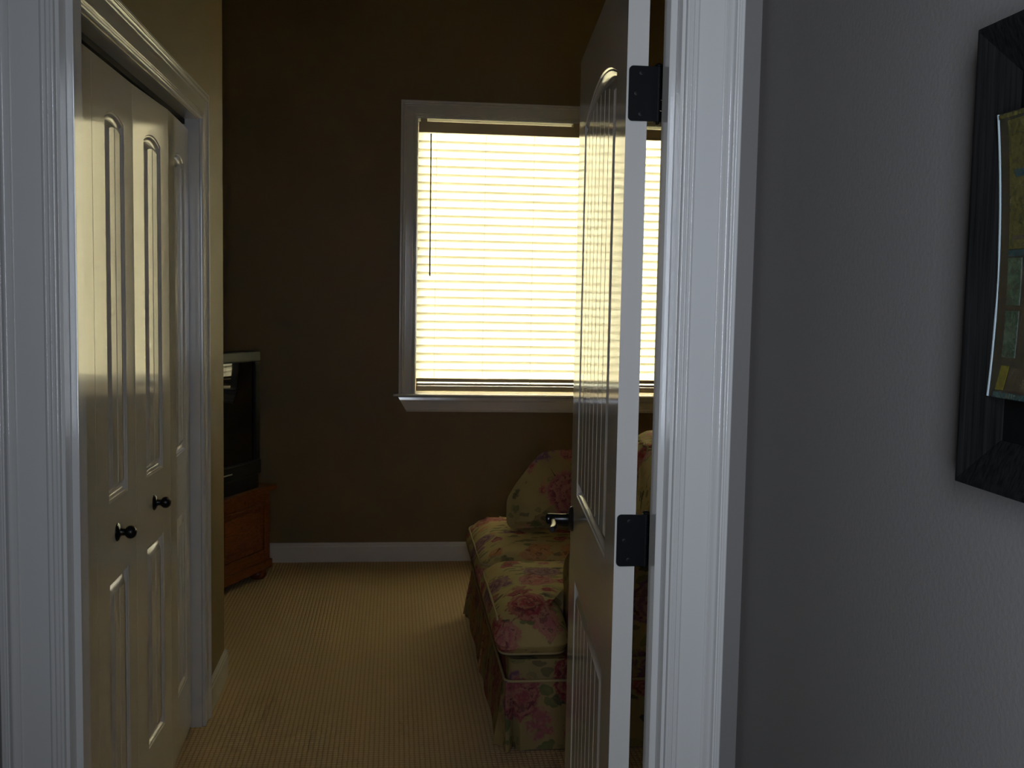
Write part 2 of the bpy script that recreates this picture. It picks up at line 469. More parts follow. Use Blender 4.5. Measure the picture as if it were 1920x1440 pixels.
def door_leaf(r, x0, x1, z0, z1, T, panels, nplank, mat, both=False):
    """visible face at y = 0 looking along -y; panels: (x0, x1, z0, zs, rise)"""
    outs = [arch_outline(*p) for p in panels]
    for side in ((0, 1) if both else (0,)):
        Y = (lambda d: d) if side == 0 else (lambda d: T - d)
        # face plate with openings
        bm = bmesh.new(); edges = []
        for loop in [[(x0, z0), (x1, z0), (x1, z1), (x0, z1)]] + outs:
            vs = [bm.verts.new((a, Y(0.0), b)) for a, b in loop]
            edges += [bm.edges.new((vs[i], vs[(i + 1) % len(vs)])) for i in range(len(vs))]
        bmesh.ops.triangle_fill(bm, use_beauty=True, use_dissolve=False, edges=edges)
        me = bpy.data.meshes.new('face'); bm.to_mesh(me); bm.free()
        if side == 0:
            want = -1
        else: want = 1
        bm = bmesh.new(); bm.from_mesh(me)
        for fc in bm.faces:
            if fc.normal.y * want < 0: fc.normal_flip()
        if side == 0:
            b2 = bmesh.new()
            # slab edges and the far face
            ys = (0.0, T)
            c = [(x0, z0), (x1, z0), (x1, z1), (x0, z1)]
            va = [bm.verts.new((a, 0.0, b)) for a, b in c]; vb = [bm.verts.new((a, T, b)) for a, b in c]
            for i in range(4): bm.faces.new((va[(i + 1) % 4], va[i], vb[i], vb[(i + 1) % 4]))
            if not both: bm.faces.new(vb[::-1])
            b2.free()
        bm.to_mesh(me); bm.free()
        link('slab' if side == 0 else 'rear_face', me, mat, r)
        for p, o in zip(panels, outs):
            bm = bmesh.new(); rings = []
            for off, d in MOULD:
                q = offset_poly(o, off); rings.append([(a, Y(d), b) for a, b in q])
            loft(bm, rings)
            bmesh.ops.recalc_face_normals(bm, faces=bm.faces[:])
            me = bpy.data.meshes.new('panel_moulding')
            tot = sum(fc.normal.y * fc.calc_area() for fc in bm.faces)
            if tot * (-1 if side == 0 else 1) < 0:
                for fc in bm.faces: fc.normal_flip()
            bm.to_mesh(me); bm.free()
            link('panel_moulding', me, mat, r, True, radians(28))
            inner = MOULD[-1][0] - 0.001
            xa, xb, za, zs, rise = p
            xa += inner; xb -= inner; za += inner
            wd = (p[1] - p[0]) / 2; cx = (p[0] + p[1]) / 2

            def top(x):
                if rise <= 0: return zs - inner
                rr = (wd * wd + rise * rise) / (2 * rise); cz = zs + rise - rr
                return cz + math.sqrt(max((rr - inner) ** 2 - (x - cx) ** 2, 0.0))
            N = nplank; g = 0.0038
            for k in range(N):
                a = xa + (xb - xa) * k / N; b = xa + (xb - xa) * (k + 1) / N
                bm = bmesh.new()
                xs = [a + (b - a) * j / 4 for j in range(5)]
                lo = [(x, za) for x in xs]; hi = [(x, top(x)) for x in xs]
                outer = lo + hi[::-1]
                ins = [(max(min(x, b - g), a + g), z) for x, z in outer]
                d0 = FIELD + 0.0048; d1 = FIELD
                loft(bm, [[(x, Y(d0), z) for x, z in outer], [(x, Y(d1), z) for x, z in ins]], False, True)
                me = fin(bm, 'plank')
                link('plank', me, mat, r)
    # recess floor so nothing shows through the grooves
    bm = bmesh.new()
    for p in panels:
        add_box(bm, p[0] + 0.01, p[1] - 0.01, 0.0125, T - 0.0125 if both else T - 0.002, p[2] + 0.008, p[3] + p[4] - 0.004)
        add_box(bm, p[0] + 0.037, p[1] - 0.037, FIELD + 0.0044, T - FIELD - 0.0044 if both else T - 0.002, p[2] + 0.037, p[3] - 0.034)
    link('core', fin(bm, 'core'), mat, r)


TH = radians(5.0); DW = 0.914
PX, PY = 0.376, 1.745
d1 = root('door_1', (PX, PY, 0), -(pi / 2) - TH)
tag(d1, 'white arch-topped two panel door swung open into the room, black lever and hinges', 'door', 'structure')
DP = [(-0.752, -0.140, 1.012, 1.890, 0.047), (-0.752, -0.140, 0.235, 0.803, 0.0)]
door_leaf(d1, -DW, 0.0, 0.012, 2.072, 0.035, DP, 7, DOORP, both=True)


def lever(parent):
    """lever set: local x along the door towards the hinge, -y out of the face"""
    r = bpy.data.objects.new('door_lever', None); COL.objects.link(r); r.parent = parent; r['label'] = 'black lever handle'
    r.location = (-DW + 0.066, 0, 0.936)
    out = Matrix.Rotation(pi / 2, 4, 'X')
    bm = bmesh.new(); lathe(bm, [(0.0, 0), (0.032, 0), (0.0325, 0.003), (0.030, 0.007), (0.024, 0.010), (0.013, 0.012), (0.0, 0.012)], 28, out)
    link('rose', fin(bm, 'rose'), BLACKM, r, True, radians(40))
    bm = bmesh.new(); lathe(bm, [(0.0, 0.010), (0.0150, 0.010), (0.0130, 0.018), (0.0130, 0.044), (0.0140, 0.052), (0.0135, 0.063), (0.008, 0.067), (0.0, 0.067)], 20, out)
    link('stem', fin(bm, 'stem'), BLACKM, r, True, radians(40))
    bm = bmesh.new(); rings = []
    for i in range(13):
        u = i / 12; x = -0.010 + 0.125 * u
        hz = 0.0105 - 0.002 * u; hy = 0.0085 - 0.0015 * u
        if i == 0: hz *= 0.6; hy *= 0.6
        if i == 12: hz *= 0.7; hy *= 0.7
        yc = -0.055 + 0.006 * sin(pi * u) - 0.004 * u; zc = -0.006 * sin(pi * u * 0.9)
        rings.append([(x, yc + hy * (abs(cos(a)) ** 0.7) * (1 if cos(a) > 0 else -1), zc + hz * (abs(sin(a)) ** 0.7) * (1 if sin(a) > 0 else -1)) for a in [2 * pi * k / 16 for k in range(16)]])
    loft(bm, rings, True, True)
    link('lever', fin(bm, 'lever'), BLACKM, r, True, radians(50))
    return r


lever(d1)
bm = bmesh.new(); add_box(bm, -DW - 0.0012, -DW + 0.001, 0.005, 0.030, 0.905, 0.962, 0.0); link('latch_plate', fin(bm, 'latch_plate'), BLACKM, d1)


def hinge(zc):
    hg = bpy.data.objects.new('hinge', None); COL.objects.link(hg); hg.parent = d1; hg['label'] = 'black butt hinge with rounded corners'
    # undo the door's swing so that the leaf can be laid out in world axes
    hg.matrix_parent_inverse = (Matrix.Translation((PX, PY, 0)) @ Matrix.Rotation(-(pi / 2) - TH, 4, 'Z')).inverted()
    hg.location = (0.4295, 1.7465, zc)
    hh = 0.0445; x0 = -0.0505; rr = 0.007
    pts = [(0.0, -hh), (0.0, hh)]
    for k in range(6):
        a = pi / 2 + (pi / 2) * k / 5; pts.append((x0 + rr + rr * cos(a), hh - rr + rr * sin(a)))
    for k in range(6):
        a = pi + (pi / 2) * k / 5; pts.append((x0 + rr + rr * cos(a), -hh + rr + rr * sin(a)))
    bm = bmesh.new(); tilt = math.tan(TH)
    loft(bm, [[(a, -0.0062 - a * 0 - (a - x0) * 0.0, b) for a, b in pts], [(a, -0.0036, b) for a, b in pts]], True, True)
    link('leaf', fin(bm, 'leaf'), HINGEM, hg)
    bm = bmesh.new()
    for k in range(5):
        a = -hh + 2 * hh * k / 5
        lathe(bm, [(0.0, a + 0.0004), (0.0066, a + 0.0004), (0.0066, a + 2 * hh / 5 - 0.0004), (0.0, a + 2 * hh / 5 - 0.0004)], 16)
    link('knuckle', fin(bm, 'knuckle'), HINGEM, hg, True, radians(40))
    bm = bmesh.new(); lathe(bm, [(0.0, -hh - 0.004), (0.003, -hh - 0.003), (0.003, hh), (0.0062, hh + 0.001), (0.0062, hh + 0.003), (0.003, hh + 0.006), (0, hh + 0.006)], 14)
    link('pin', fin(bm, 'pin'), HINGEM, hg, True, radians(40))
    for sx, sz in ((-0.030, 0.033), (-0.038, 0.0), (-0.030, -0.033)):
        bm = bmesh.new(); lathe(bm, [(0.0, 0), (0.0042, 0), (0.0038, 0.0009), (0.0016, 0.0012), (0.0012, 0.0005), (0.0, 0.0005)], 14, Matrix.Translation((sx, -0.0060, sz)) @ Matrix.Rotation(pi / 2, 4, 'X'))
        link('screw', fin(bm, 'screw'), SCREW, hg, True, radians(40))


for zc in (1.8235, 1.0785, 0.335): hinge(zc)

# ------------------------------------------------------------------ closet
tc = root('trim_2'); tag(tc, 'moulded white frame around the folding closet doors', 'door frame', 'structure')
to3 = lambda a, b, d: (XC + d, a, b)
door_casing(tc, CY0 - 0.004, CY1 + 0.004, CZ + 0.004, to3, TRIM)
box('jamb', XC - 0.11, XC, CY0 - 0.001, CY0 + 0.016, 0, CZ, TRIM, tc); box('jamb', XC - 0.11, XC, CY1 - 0.016 + 0.012, CY1 + 0.001, 0, CZ, TRIM, tc)
box('head_jamb', XC - 0.11, XC, CY0, CY1, CZ - 0.001, CZ + 0.0, TRIM, tc)
box('track', XC - 0.075, XC - 0.045, CY0 + 0.017, CY1 - 0.006, CZ - 0.018, CZ - 0.002, DARK, tc)


def knob(parent, u, z):
    r = bmesh.new(); out = Matrix.Translation((u, 0, z)) @ Matrix.Rotation(pi / 2, 4, 'X')
    prof = [(0.0, 0), (0.0225, 0), (0.0225, 0.002), (0.019, 0.005), (0.010, 0.008), (0.0085, 0.011), (0.0085, 0.018)]
    for k in range(9):
        a = -1.1 + (pi / 2 + 1.1) * k / 8; prof.append((0.0165 * cos(a), 0.0320 + 0.0150 * sin(a)))
    lathe(r, prof, 24, out)
    o = link('door_knob', fin(r, 'door_knob'), BLACKM, parent, True, radians(35)); o['label'] = 'round black knob'


LT = 0.030; XD = XC - 0.033; LW = 0.3715
CP = [(0.104, 0.284, 0.975, 1.893, 0.020), (0.104, 0.284, 0.207, 0.784, 0.0)]


def closet_leaf(name, p0, p1, label, kn=None):
    dx, dy = p1[0] - p0[0], p1[1] - p0[1]
    r = root(name, (p0[0], p0[1], 0), math.atan2(dy, dx)); tag(r, label, 'closet door', 'structure')
    door_leaf(r, 0.0, LW, 0.016, 2.014, LT, CP, 2, DOORP)
    if kn is not None: knob(r, kn, 0.892)
    return r


ya = 2.494
closet_leaf('door_2', (XD, ya - LW - 0.003), (XD, ya - 0.003), 'folding closet leaf nearest the doorway, without a knob')
closet_leaf('door_3', (XD, ya), (XD, ya + LW), 'folding closet leaf with the nearer of the two black knobs', 0.176)
j = 0.012; hb = math.sqrt(LW * LW - j * j); yb = ya + LW + 0.003
closet_leaf('door_4', (XD, yb), (XD + j, yb + hb), 'folding closet leaf with the farther of the two black knobs', 0.182)
closet_leaf('door_5', (XD + j, yb + hb + 0.003), (XD, yb + 2 * hb + 0.003), 'narrow-looking folding closet leaf beside the far jamb, without a knob')

# ------------------------------------------------------------------ window
wn = root('window_1', (0, 0, 0)); tag(wn, 'large white cased window in the dark brown wall, filled with daylight', 'window', 'structure')
to3 = lambda a, b, d: (a, YF - d, b)
SILL = 0.946
casing_leg('side_casing', CASE, (WX0, SILL), (WX0, WZ1), (-1, 0), (-1, 1), to3, TRIM, wn)
casing_leg('head_casing', CASE, (WX0, WZ1), (WX1, WZ1), (-1, 1), (1, 1), to3, TRIM, wn)
casing_leg('side_casing', CASE, (WX1, WZ1), (WX1, SILL), (1, 1), (1, 0), to3, TRIM, wn)
# stool with a rounded nose
bm = bmesh.new(); nose = [(6.02, SILL), (5.862, SILL), (5.857, SILL - 0.004), (5.857, SILL - 0.010), (5.862, SILL - 0.014), (6.02, SILL - 0.014)]
loft(bm, [[(x, y, z) for y, z in nose] for x in (WX0 - 0.117, WX1 + 0.117)], True, True)
link('window_stool', fin(bm, 'window_stool'), TRIM, wn)
# apron with cut back ends
bm = bmesh.new(); AP = [(0.0, 0.010), (0.006, 0.017), (0.02, 0.0185), (0.027, 0.0150), (0.030, 0.0125), (0.066, 0.0115), (0.070, 0.014), (0.077, 0.0135), (0.081, 0.010), (0.086, 0.008)]
for sgn in (0,):
    ra, rb = [], []
    for h, d in [(0.0, 0.0)] + AP + [(0.086, 0.0)]:
        cut = 0.012 + 0.050 * (h / 0.086)
        ra.append((WX0 - 0.105 + cut, YF - d, SILL - 0.014 - h)); rb.append((WX1 + 0.105 - cut, YF - d, SILL - 0.014 - h))
    loft(bm, [ra, rb], True, True)
link('apron', fin(bm, 'apron'), TRIM, wn)
for nm, b in (('jamb_liner', (WX0 - 0.001, WX0 + 0.004, YF, 6.05, SILL, WZ1)), ('jamb_liner', (WX1 - 0.004, WX1 + 0.001, YF, 6.05, SILL, WZ1)), ('head_liner', (WX0, WX1, YF, 6.05, WZ1 - 0.004, WZ1 + 0.001))):
    box(nm, *b, TRIM, wn)
xm = (WX0 + WX1) / 2
for a, b in ((WX0 + 0.004, xm), (xm, WX1 - 0.004)):
    s = box('sash', a, b, 6.000, 6.035, SILL, WZ1 - 0.004, VINYL, wn)
    bpy.data.meshes.remove(s.data) if False else None
    bm = bmesh.new(); fw = 0.016
    o_ = [(a, SILL), (b, SILL), (b, WZ1 - 0.004), (a, WZ1 - 0.004)]; i_ = offset_poly(o_, fw)
    loft(bm, [[(x, 6.000, z) for x, z in o_], [(x, 6.000, z) for x, z in i_], [(x, 6.035, z) for x, z in i_], [(x, 6.035, z) for x, z in o_], [(x, 6.000, z) for x, z in o_]])
    bmesh.ops.remove_doubles(bm, verts=bm.verts[:], dist=1e-5)
    me = fin(bm, 'sash'); old = s.data; me.materials.append(VINYL); s.data = me; bpy.data.meshes.remove(old)
    g_ = box('pane', a + fw - 0.004, b - fw + 0.004, 6.015, 6.019, SILL + fw - 0.004, WZ1 - fw, PANE, s)

# ------------------------------------------------------------------ blind
BX0, BX1 = WX0 + 0.0085, WX1 - 0.0085
bl = root('window_blind', (0, 0, 0)); tag(bl, 'closed cream horizontal slat blind glowing with daylight in the window', 'blind')
box('valance', BX0, BX1, 5.906, 5.914, 2.379, 2.436, VALANCE, bl, 0.0015)
box('head_rail', BX0 + 0.002, BX1 - 0.002, 5.916, 5.972, 2.392, 2.438, VALANCE, bl)
for bx in (BX0 + 0.01, 0.98, BX1 - 0.05):
    box('bracket', bx, bx + 0.035, 5.916, 5.972, 2.438, 2.453, VALANCE, bl)
YB = 5.944; PITCH = 0.0449; NS = 30; TILT = radians(72)


def slat_mesh():
    bm = bmesh.new(); wd = 0.0565; rings = []
    prof = []
    for k in range(7):
        u = -0.5 + k / 6; prof.append((u * wd, 0.0022 * (1 - 4 * u * u)))
    sec = [(a, h + 0.0013) for a, h in prof] + [(a, h - 0.0013) for a, h in prof[::-1]]
    # tilted: the edge towards the room is up, the crown faces the room
    def tr3(a, h): return (-a * cos(TILT) - h * sin(TILT), a * sin(TILT) - h * cos(TILT))
    for x in (BX0, BX1):
        rings.append([(x, *tr3(a, h)) for a, h in sec])
    loft(bm, rings, True, True)
    return fin(bm, 'slat')


sm = slat_mesh()
for k in range(NS):
    o = link('slat', sm, SLAT, bl); o.location = (0, YB, 2.379 - 0.0235 - k * PITCH + 0.002)
box('stacked_slat', BX0, BX1, YB - 0.024, YB + 0.024, 1.011, 1.030, VALANCE, bl, 0.002)
box('stacked_slat', BX0, BX1, YB - 0.024, YB + 0.024, 0.990, 1.003, VALANCE, bl, 0.002)
box('bottom_rail', BX0, BX1, YB - 0.026, YB + 0.026, 0.959, 0.987, VALANCE, bl, 0.003)
for cx in (0.225, 0.495, 0.765, 1.035, 1.305, 1.575, 1.845, 2.115):
    bm = bmesh.new()
    tube(bm, [(cx, YB - 0.0275, 2.39), (cx, YB - 0.0275, 0.985)], 0.0009, 6)
    link('ladder_cord', fin(bm, 'ladder_cord'), CORDM, bl)
bm = bmesh.new(); tube(bm, [(0.193, 5.905, 2.372), (0.193, 5.903, 2.35), (0.1945, 5.902, 1.61), (0.1945, 5.902, 1.598)], 0.0040, 6)
link('tilt_wand', fin(bm, 'tilt_wand'), WANDM, bl, True)

# ------------------------------------------------------------------ sofa
SX0, SX1, SY0, SY1 = 0.375, 1.27, 3.372, 4.862
YM = 4.105
sf = root('loveseat', (0.82, 4.1, 0)); tag(sf, 'two-seat sofa in tan rose-print chintz with a pleated skirt, half hidden by the open door', 'sofa')
SFI = Matrix.Translation((-0.82, -4.1, 0))


def smesh(name, bm, mat, smooth=True, ang=50, parent=sf):
    bmesh.ops.transform(bm, matrix=SFI, verts=bm.verts[:]); return link(name, fin(bm, name), mat, parent, smooth, radians(ang))


def resample(pts, step):
    out = []; n = len(pts)
    for i in range(n):
        a, b = Vector(pts[i]), Vector(pts[(i + 1) % n]); k = max(1, int((b - a).length / step))
        for j_ in range(k): out.append(tuple(a.lerp(b, j_ / k)))
    return out


def rounded(pts, r, seg=5):
    """round the corners of a CCW polygon"""
    out = []; n = len(pts)
    for i in range(n):
        p0, p1, p2 = Vector(pts[i - 1]), Vector(pts[i]), Vector(pts[(i + 1) % n])
        rr = min(r if not isinstance(r, (list, tuple)) else r[i], (p0 - p1).length * 0.49, (p2 - p1).length * 0.49)
        a = p1 + (p0 - p1).normalized() * rr; b = p1 + (p2 - p1).normalized() * rr
        for k in range(seg + 1):
            u = k / seg; out.append(tuple((a * (1 - u) ** 2) + p1 * (2 * u * (1 - u)) + b * u * u))
    return out


def pad(outline, h, crown, edge=0.03, to=lambda a, b, c: (a, b, c), bulge=0.012, seed=0):
    """a stuffed cushion on an outline; returns the mesh and its two piping loops"""
    rnd = random.Random(seed); ph = [rnd.random() * 6 for _ in range(6)]
    cx = sum(p[0] for p in outline) / len(outline); cy = sum(p[1] for p in outline) / len(outline)
    wav = lambda p: 0.003 * sin(9 * p[0] + ph[0]) * cos(8 * p[1] + ph[1]) + 0.0025 * sin(21 * p[1] + ph[2])
    rings = []
    def ring(off, z, sgn=1): rings.append([to(p[0], p[1], z + sgn * (wav(p) if z > 0 else 0)) for p in offset_poly(outline, off)])
    steps = [(edge * 2.4, -0.5 * h - crown * .45), (edge * 1.2, -0.5 * h - crown * .30), (edge * .5, -0.5 * h - crown * .12), (0.0, -0.5 * h), (-bulge, -0.25 * h), (-bulge * 1.2, 0.0), (-bulge, 0.25 * h), (0.0, 0.5 * h),
             (edge * .5, 0.5 * h + crown * .25), (edge * 1.2, 0.5 * h + crown * .55), (edge * 2.4, 0.5 * h + crown * .85)]
    for off, z in steps: ring(off, z)
    bm = bmesh.new(); first, last = loft(bm, rings)
    for vs, z in ((first, -0.5 * h - crown * .5), (last, 0.5 * h + crown)):
        ce = bm.verts.new(to(cx, cy, z)); n = len(vs)
        mid = [bm.verts.new(v.co.lerp(ce.co, 0.5) + (ce.co - v.co) * 0.0) for v in vs]
        for i in range(n):
            bm.faces.new((vs[i], vs[(i + 1) % n], mid[(i + 1) % n], mid[i])); bm.faces.new((mid[i], mid[(i + 1) % n], ce))
    pipes = [[to(p[0], p[1], z) for p in offset_poly(outline, 0.001)] for z in (-0.5 * h, 0.5 * h)]
    return bm, pipes


def add_pipes(part, pipes, rad=0.0045):
    for lp in pipes:
        bm = bmesh.new(); tube(bm, lp, rad, 6, True)
        bmesh.ops.transform(bm, matrix=SFI, verts=bm.verts[:])
        link('piping', fin(bm, 'piping'), PIPING, part, True)


# base and skirt
bm = bmesh.new(); bo = rounded([(SX0 + .012, SY0 + .012), (SX1, SY0 + .012), (SX1, SY1 - .012), (SX0 + .012, SY1 - .012)], 0.03)
loft(bm, [[(x, y, z) for x, y in bo] for z in (0.06, 0.30)], True, True); smesh('base', bm, FLORAL, True, 40)


def skirt_loop(z):
    """hem line with box pleats at the corners and between the cushions"""
    u = 1 - z / 0.228; fl = 0.020 * u
    pts = []
    def run(p, q, nrm, pleats):
        L = (Vector(q) - Vector(p)).length; n = 90
        for i in range(n):
            s = i / n * L; x = p[0] + (q[0] - p[0]) * i / n; y = p[1] + (q[1] - p[1]) * i / n
            o = fl + 0.0035 * u * sin(s * 17 + p[0] * 9)
            for c in pleats:
                dd = abs(s - c)
                if dd < 0.011: o -= 0.030 * u * (1 - dd / 0.011) + 0.004
                elif dd < 0.075: o += 0.012 * u * (1 - (dd - 0.011) / 0.064)
            e = min(s, L - s)
            o += 0.010 * u * max(0, 1 - e / 0.07)
            pts.append((x + nrm[0] * o, y + nrm[1] * o, z + 0.004))
    run((SX0, SY1), (SX0, SY0), (-1, 0), (0.012, SY1 - YM, SY1 - SY0 - 0.012))
    run((SX0, SY0), (SX1, SY0), (0, -1), (0.03,))
    run((SX1, SY0), (SX1, SY1), (1, 0), ())
    run((SX1, SY1), (SX0, SY1), (0, 1), ())
    return pts


bm = bmesh.new(); loft(bm, [skirt_loop(z) for z in (0.228, 0.19, 0.15, 0.10, 0.05, 0.02, 0.002)])
sk = smesh('skirt', bm, FLORAL, True, 60)
bm = bmesh.new(); tube(bm, [(x, y, 0.231) for x, y in rounded([(SX0 - .002, SY0 - .002), (SX1 + .002, SY0 - .002), (SX1 + .002, SY1 + .002), (SX0 - .002, SY1 + .002)], 0.03)], 0.005, 6, True)
bmesh.ops.transform(bm, matrix=SFI, verts=bm.verts[:]); link('welt', fin(bm, 'welt'), PIPING, sk, True)

# T cushions: the front ears reach out before the arms
AX = 0.585; AW = 0.235
for k, o in enumerate((
        [(SX0 - .022, SY0 - .012), (AX - .012, SY0 - .012), (AX - .012, SY0 + AW), (1.02, SY0 + AW), (1.02, YM - .007), (SX0 - .022, YM - .007)],
        [(SX0 - .022, YM + .007), (1.02, YM + .007), (1.02, SY1 - AW), (AX - .012, SY1 - AW), (AX - .012, SY1 + .012), (SX0 - .022, SY1 + .012)])):
    ol = resample(rounded(o, [0.05, 0.05, 0.03, 0.03, 0.03, 0.09] if k == 0 else [0.09, 0.03, 0.03, 0.03, 0.05, 0.07]), 0.035)
    def seat(a, b, c, k=k):
        q = max(0.0, min(1.0, (SY0 + 0.125 - b) / 0.135)) if k == 0 else 0.0
        e = max(0.0, min(1.0, (0.47 - a) / 0.13))
        return (a, b, 0.3785 + c - (0.060 * q * q + 0.012 * e * e) * max(0.0, min(1.0, (c + 0.02) / 0.05)))
    bm, pp = pad(ol, 0.105, 0.048 + 0.014 * k, 0.034, seat, 0.012, k)
    front = [p for p in pp[1] if p[0] < SX0 + 0.02 and (k or p[1] > SY0 + 0.07)]
    front.sort(key=lambda p: p[1])
    cu = smesh('seat_cushion', bm, FLORAL2, True, 70); add_pipes(cu, pp[:1])
    bm = bmesh.new(); tube(bm, front, 0.0045, 6)
    bmesh.ops.transform(bm, matrix=SFI, verts=bm.verts[:]); link('piping', fin(bm, 'piping'), PIPING, cu, True)


def rolled_arm(ya, yb, name='arm'):
    """arm along x with a rolled top"""
    yc = (ya + yb) / 2; hw = (yb - ya) / 2; sec = []
    sec.append((yc - hw * 0.78, 0.28)); sec.append((yc - hw * 0.78, 0.50))
    for i in range(11):
        a = pi * 1.12 - (pi * 1.24) * i / 10; sec.append((yc + hw * cos(a), 0.545 + 0.085 * sin(a)))
    sec.append((yc + hw * 0.78, 0.50)); sec.append((yc + hw * 0.78, 0.28))
    bm = bmesh.new(); rings = []
    for x, s in ((AX + .008, 0.9), (AX + .018, 1.0), (0.8, 1.0), (1.10, 1.0)):
        rings.append([(x, yc + (y - yc) * s, 0.42 + (z - 0.42) * s) for y, z in sec])
    loft(bm, rings, True, True); return smesh(name, bm, FLORAL, True, 50)


rolled_arm(SY0 + .004, SY0 + AW - .012); rolled_arm(SY1 - AW + .012, SY1 - .004)
# sofa back with a rolled top
bm = bmesh.new(); sec = [(1.27, 0.25), (1.29, 0.78)]
for i in range(11):
    a = -0.3 + (pi + 0.5) * i / 10; sec.append((1.215 + 0.095 * cos(a), 0.80 + 0.075 * sin(a)))
sec += [(1.10, 0.74), (1.04, 0.25)]
rings = []
for k in range(13):
    y = SY0 + 0.01 + (SY1 - SY0 - 0.02) * k / 12; rings.append([(x, y, z + (0.004 * sin(k * 1.7) if z > 0.7 else 0)) for x, z in sec])
loft(bm, rings, True, True); smesh('back', bm, FLORAL, True, 50)
# loose back cushions with gathered corners
for k, (y0, y1) in enumerate(((SY0 + 0.25, YM + 0.005), (YM + 0.015, SY1 - 0.42))):
    o = resample(rounded([(y0, 0.475), (y1, 0.475), (y1, 0.905), (y0, 0.905)], 0.05), 0.03)
    def to(a, b, c, y0=y0, y1=y1):
        g = 0.006 * sin((a - y0) * 95) * max(0, (b - 0.74) / 0.17) if b > 0.74 else 0
        return (1.075 - (0.475 - b) * 0.10 - 0.055 - c + g, a, b + g * 0.6)
    bm, pp = pad(o, 0.10, 0.055, 0.04, to, 0.008, 5 + k)
    cu = smesh('back_cushion', bm, FLORAL2, True, 70); add_pipes(cu, pp[1:])

# throw pillow leaning at the far end of the seat
PYC = 4.52
po = [(0.508, 0.497), (0.78, 0.490), (0.985, 0.492), (0.990, 0.81), (0.765, 0.814), (0.655, 0.807), (0.603, 0.747), (0.545, 0.672), (0.509, 0.612)]
po = resample(rounded(po, [0.03, 0.1, 0.05, 0.06, 0.06, 0.03, 0.05, 0.02, 0.02], 4), 0.025)
pl = root('throw_pillow', (0.75, PYC, 0.47)); tag(pl, 'rose-print pillow propped on the far sofa seat below the window', 'pillow')
bm, pp = pad(po, 0.016, 0.085, 0.035, lambda a, b, c: (a, PYC - c + (b - 0.47) * 0.10, b), 0.012, 11)
T0 = Matrix.Translation((-0.75, -PYC, -0.47)); bmesh.ops.transform(bm, matrix=T0, verts=bm.verts[:])
link('pillow_cover', fin(bm, 'pillow_cover'), FLORAL3, pl, True, radians(70))
for lp in pp[:1]:
    bm = bmesh.new(); tube(bm, lp, 0.006, 6, True); bmesh.ops.transform(bm, matrix=T0, verts=bm.verts[:]); link('piping', fin(bm, 'piping'), PIPING, pl, True)

# ------------------------------------------------------------------ television on a pine stand
fx, fy = -0.636, 5.590
dx, dy = -0.174 / 0.4298, -0.393 / 0.4298        # along the front, away from the window wall
ANG = math.atan2(dy, dx)                          # local x along the front, local y = towards the room
SW, SD = 0.95, 0.50
# local frame: x along the front from its window end, y into the body (negative y faces the room)
rz = ANG
def lmat(z=0): return Matrix.Translation((fx, fy, z)) @ Matrix.Rotation(rz, 4, 'Z')
st = root('tv_stand', (fx, fy, 0), rz); tag(st, 'low orange pine chest under the old television, on bun feet', 'tv stand')
YS = -1.0    # local direction into the body (rotation puts +y towards the room)
def sbox(name, x0, x1, d0, d1, z0, z1, mat, bev=0.0, parent=st):
    return box(name, x0, x1, -d1, -d0, z0, z1, mat, parent, bev)
sbox('carcass', 0.0, SW, 0.012, SD, 0.070, 0.465, PINE)
sbox('top', -0.030, SW + 0.030, -0.028, SD, 0.465, 0.492, PINE, 0.006)
sbox('plinth', -0.008, SW + 0.008, -0.012, SD, 0.055, 0.100, PINE, 0.006)
sbox('stile', 0.0, 0.055, 0.0, 0.0125, 0.100, 0.465, PINE, 0.002); sbox('stile', SW - 0.055, SW, 0.0, 0.0125, 0.100, 0.465, PINE, 0.002)
sbox('rail', 0.055, SW - 0.055, 0.0, 0.0125, 0.410, 0.465, PINE, 0.002); sbox('rail', 0.055, SW - 0.055, 0.0, 0.0125, 0.100, 0.158, PINE, 0.002)
for a, b in ((0.058, 0.472), (0.478, SW - 0.058)):
    dr = sbox('drawer_front', a, b, 0.006, 0.0125, 0.160, 0.408, PINE, 0.003)
    sbox('raised_panel', a + 0.045, b - 0.045, 0.000, 0.0065, 0.198, 0.370, PINE, 0.004)
sbox('molding', 0.0, SW, -0.006, 0.001, 0.392, 0.404, PINE, 0.003)
for a, d in ((0.045, 0.045), (SW - 0.045, 0.045), (0.045, SD - 0.05), (SW - 0.045, SD - 0.05)):
    bm = bmesh.new(); lathe(bm, [(0.0, 0.0), (0.033, 0.0), (0.043, 0.012), (0.046, 0.026), (0.040, 0.042), (0.030, 0.050), (0.030, 0.056), (0, 0.056)], 18, Matrix.Translation((a, -d, 0)))
    link('foot', fin(bm, 'foot'), PINE, st, True, radians(40))

tv = root('television', (fx, fy, 0.492), rz); tag(tv, 'old bulky black tube television standing on the pine chest', 'television')
TX0, TX1 = 0.098, 0.888; TZ = 0.704
def tvring(d, x0, x1, z0, z1, r=0.02, bow=0.0):
    pts = rounded([(x0, z0), (x1, z0), (x1, z1), (x0, z1)], r, 4)
    cx = (x0 + x1) / 2; cz = (z0 + z1) / 2
    return [(x, -d, z) for x, z in pts]
bm = bmesh.new()
loft(bm, [tvring(0.012, TX0 + .004, TX1 - .004, 0.03, TZ - .004), tvring(0.03, TX0, TX1, 0.02, TZ), tvring(0.11, TX0 - .018, TX1 + .018, 0.03, TZ - 0.004, 0.03), tvring(0.17, TX0 - .030, TX1 + .030, 0.05, TZ - 0.03, 0.05), tvring(0.24, TX0 + .02, TX1 - .02, 0.05, TZ - 0.05, 0.06), tvring(0.36, TX0 + .12, TX1 - .12, 0.08, TZ - 0.14, 0.06), tvring(0.46, TX0 + .20, TX1 - .20, 0.10, TZ - 0.22, 0.05)], True, True)
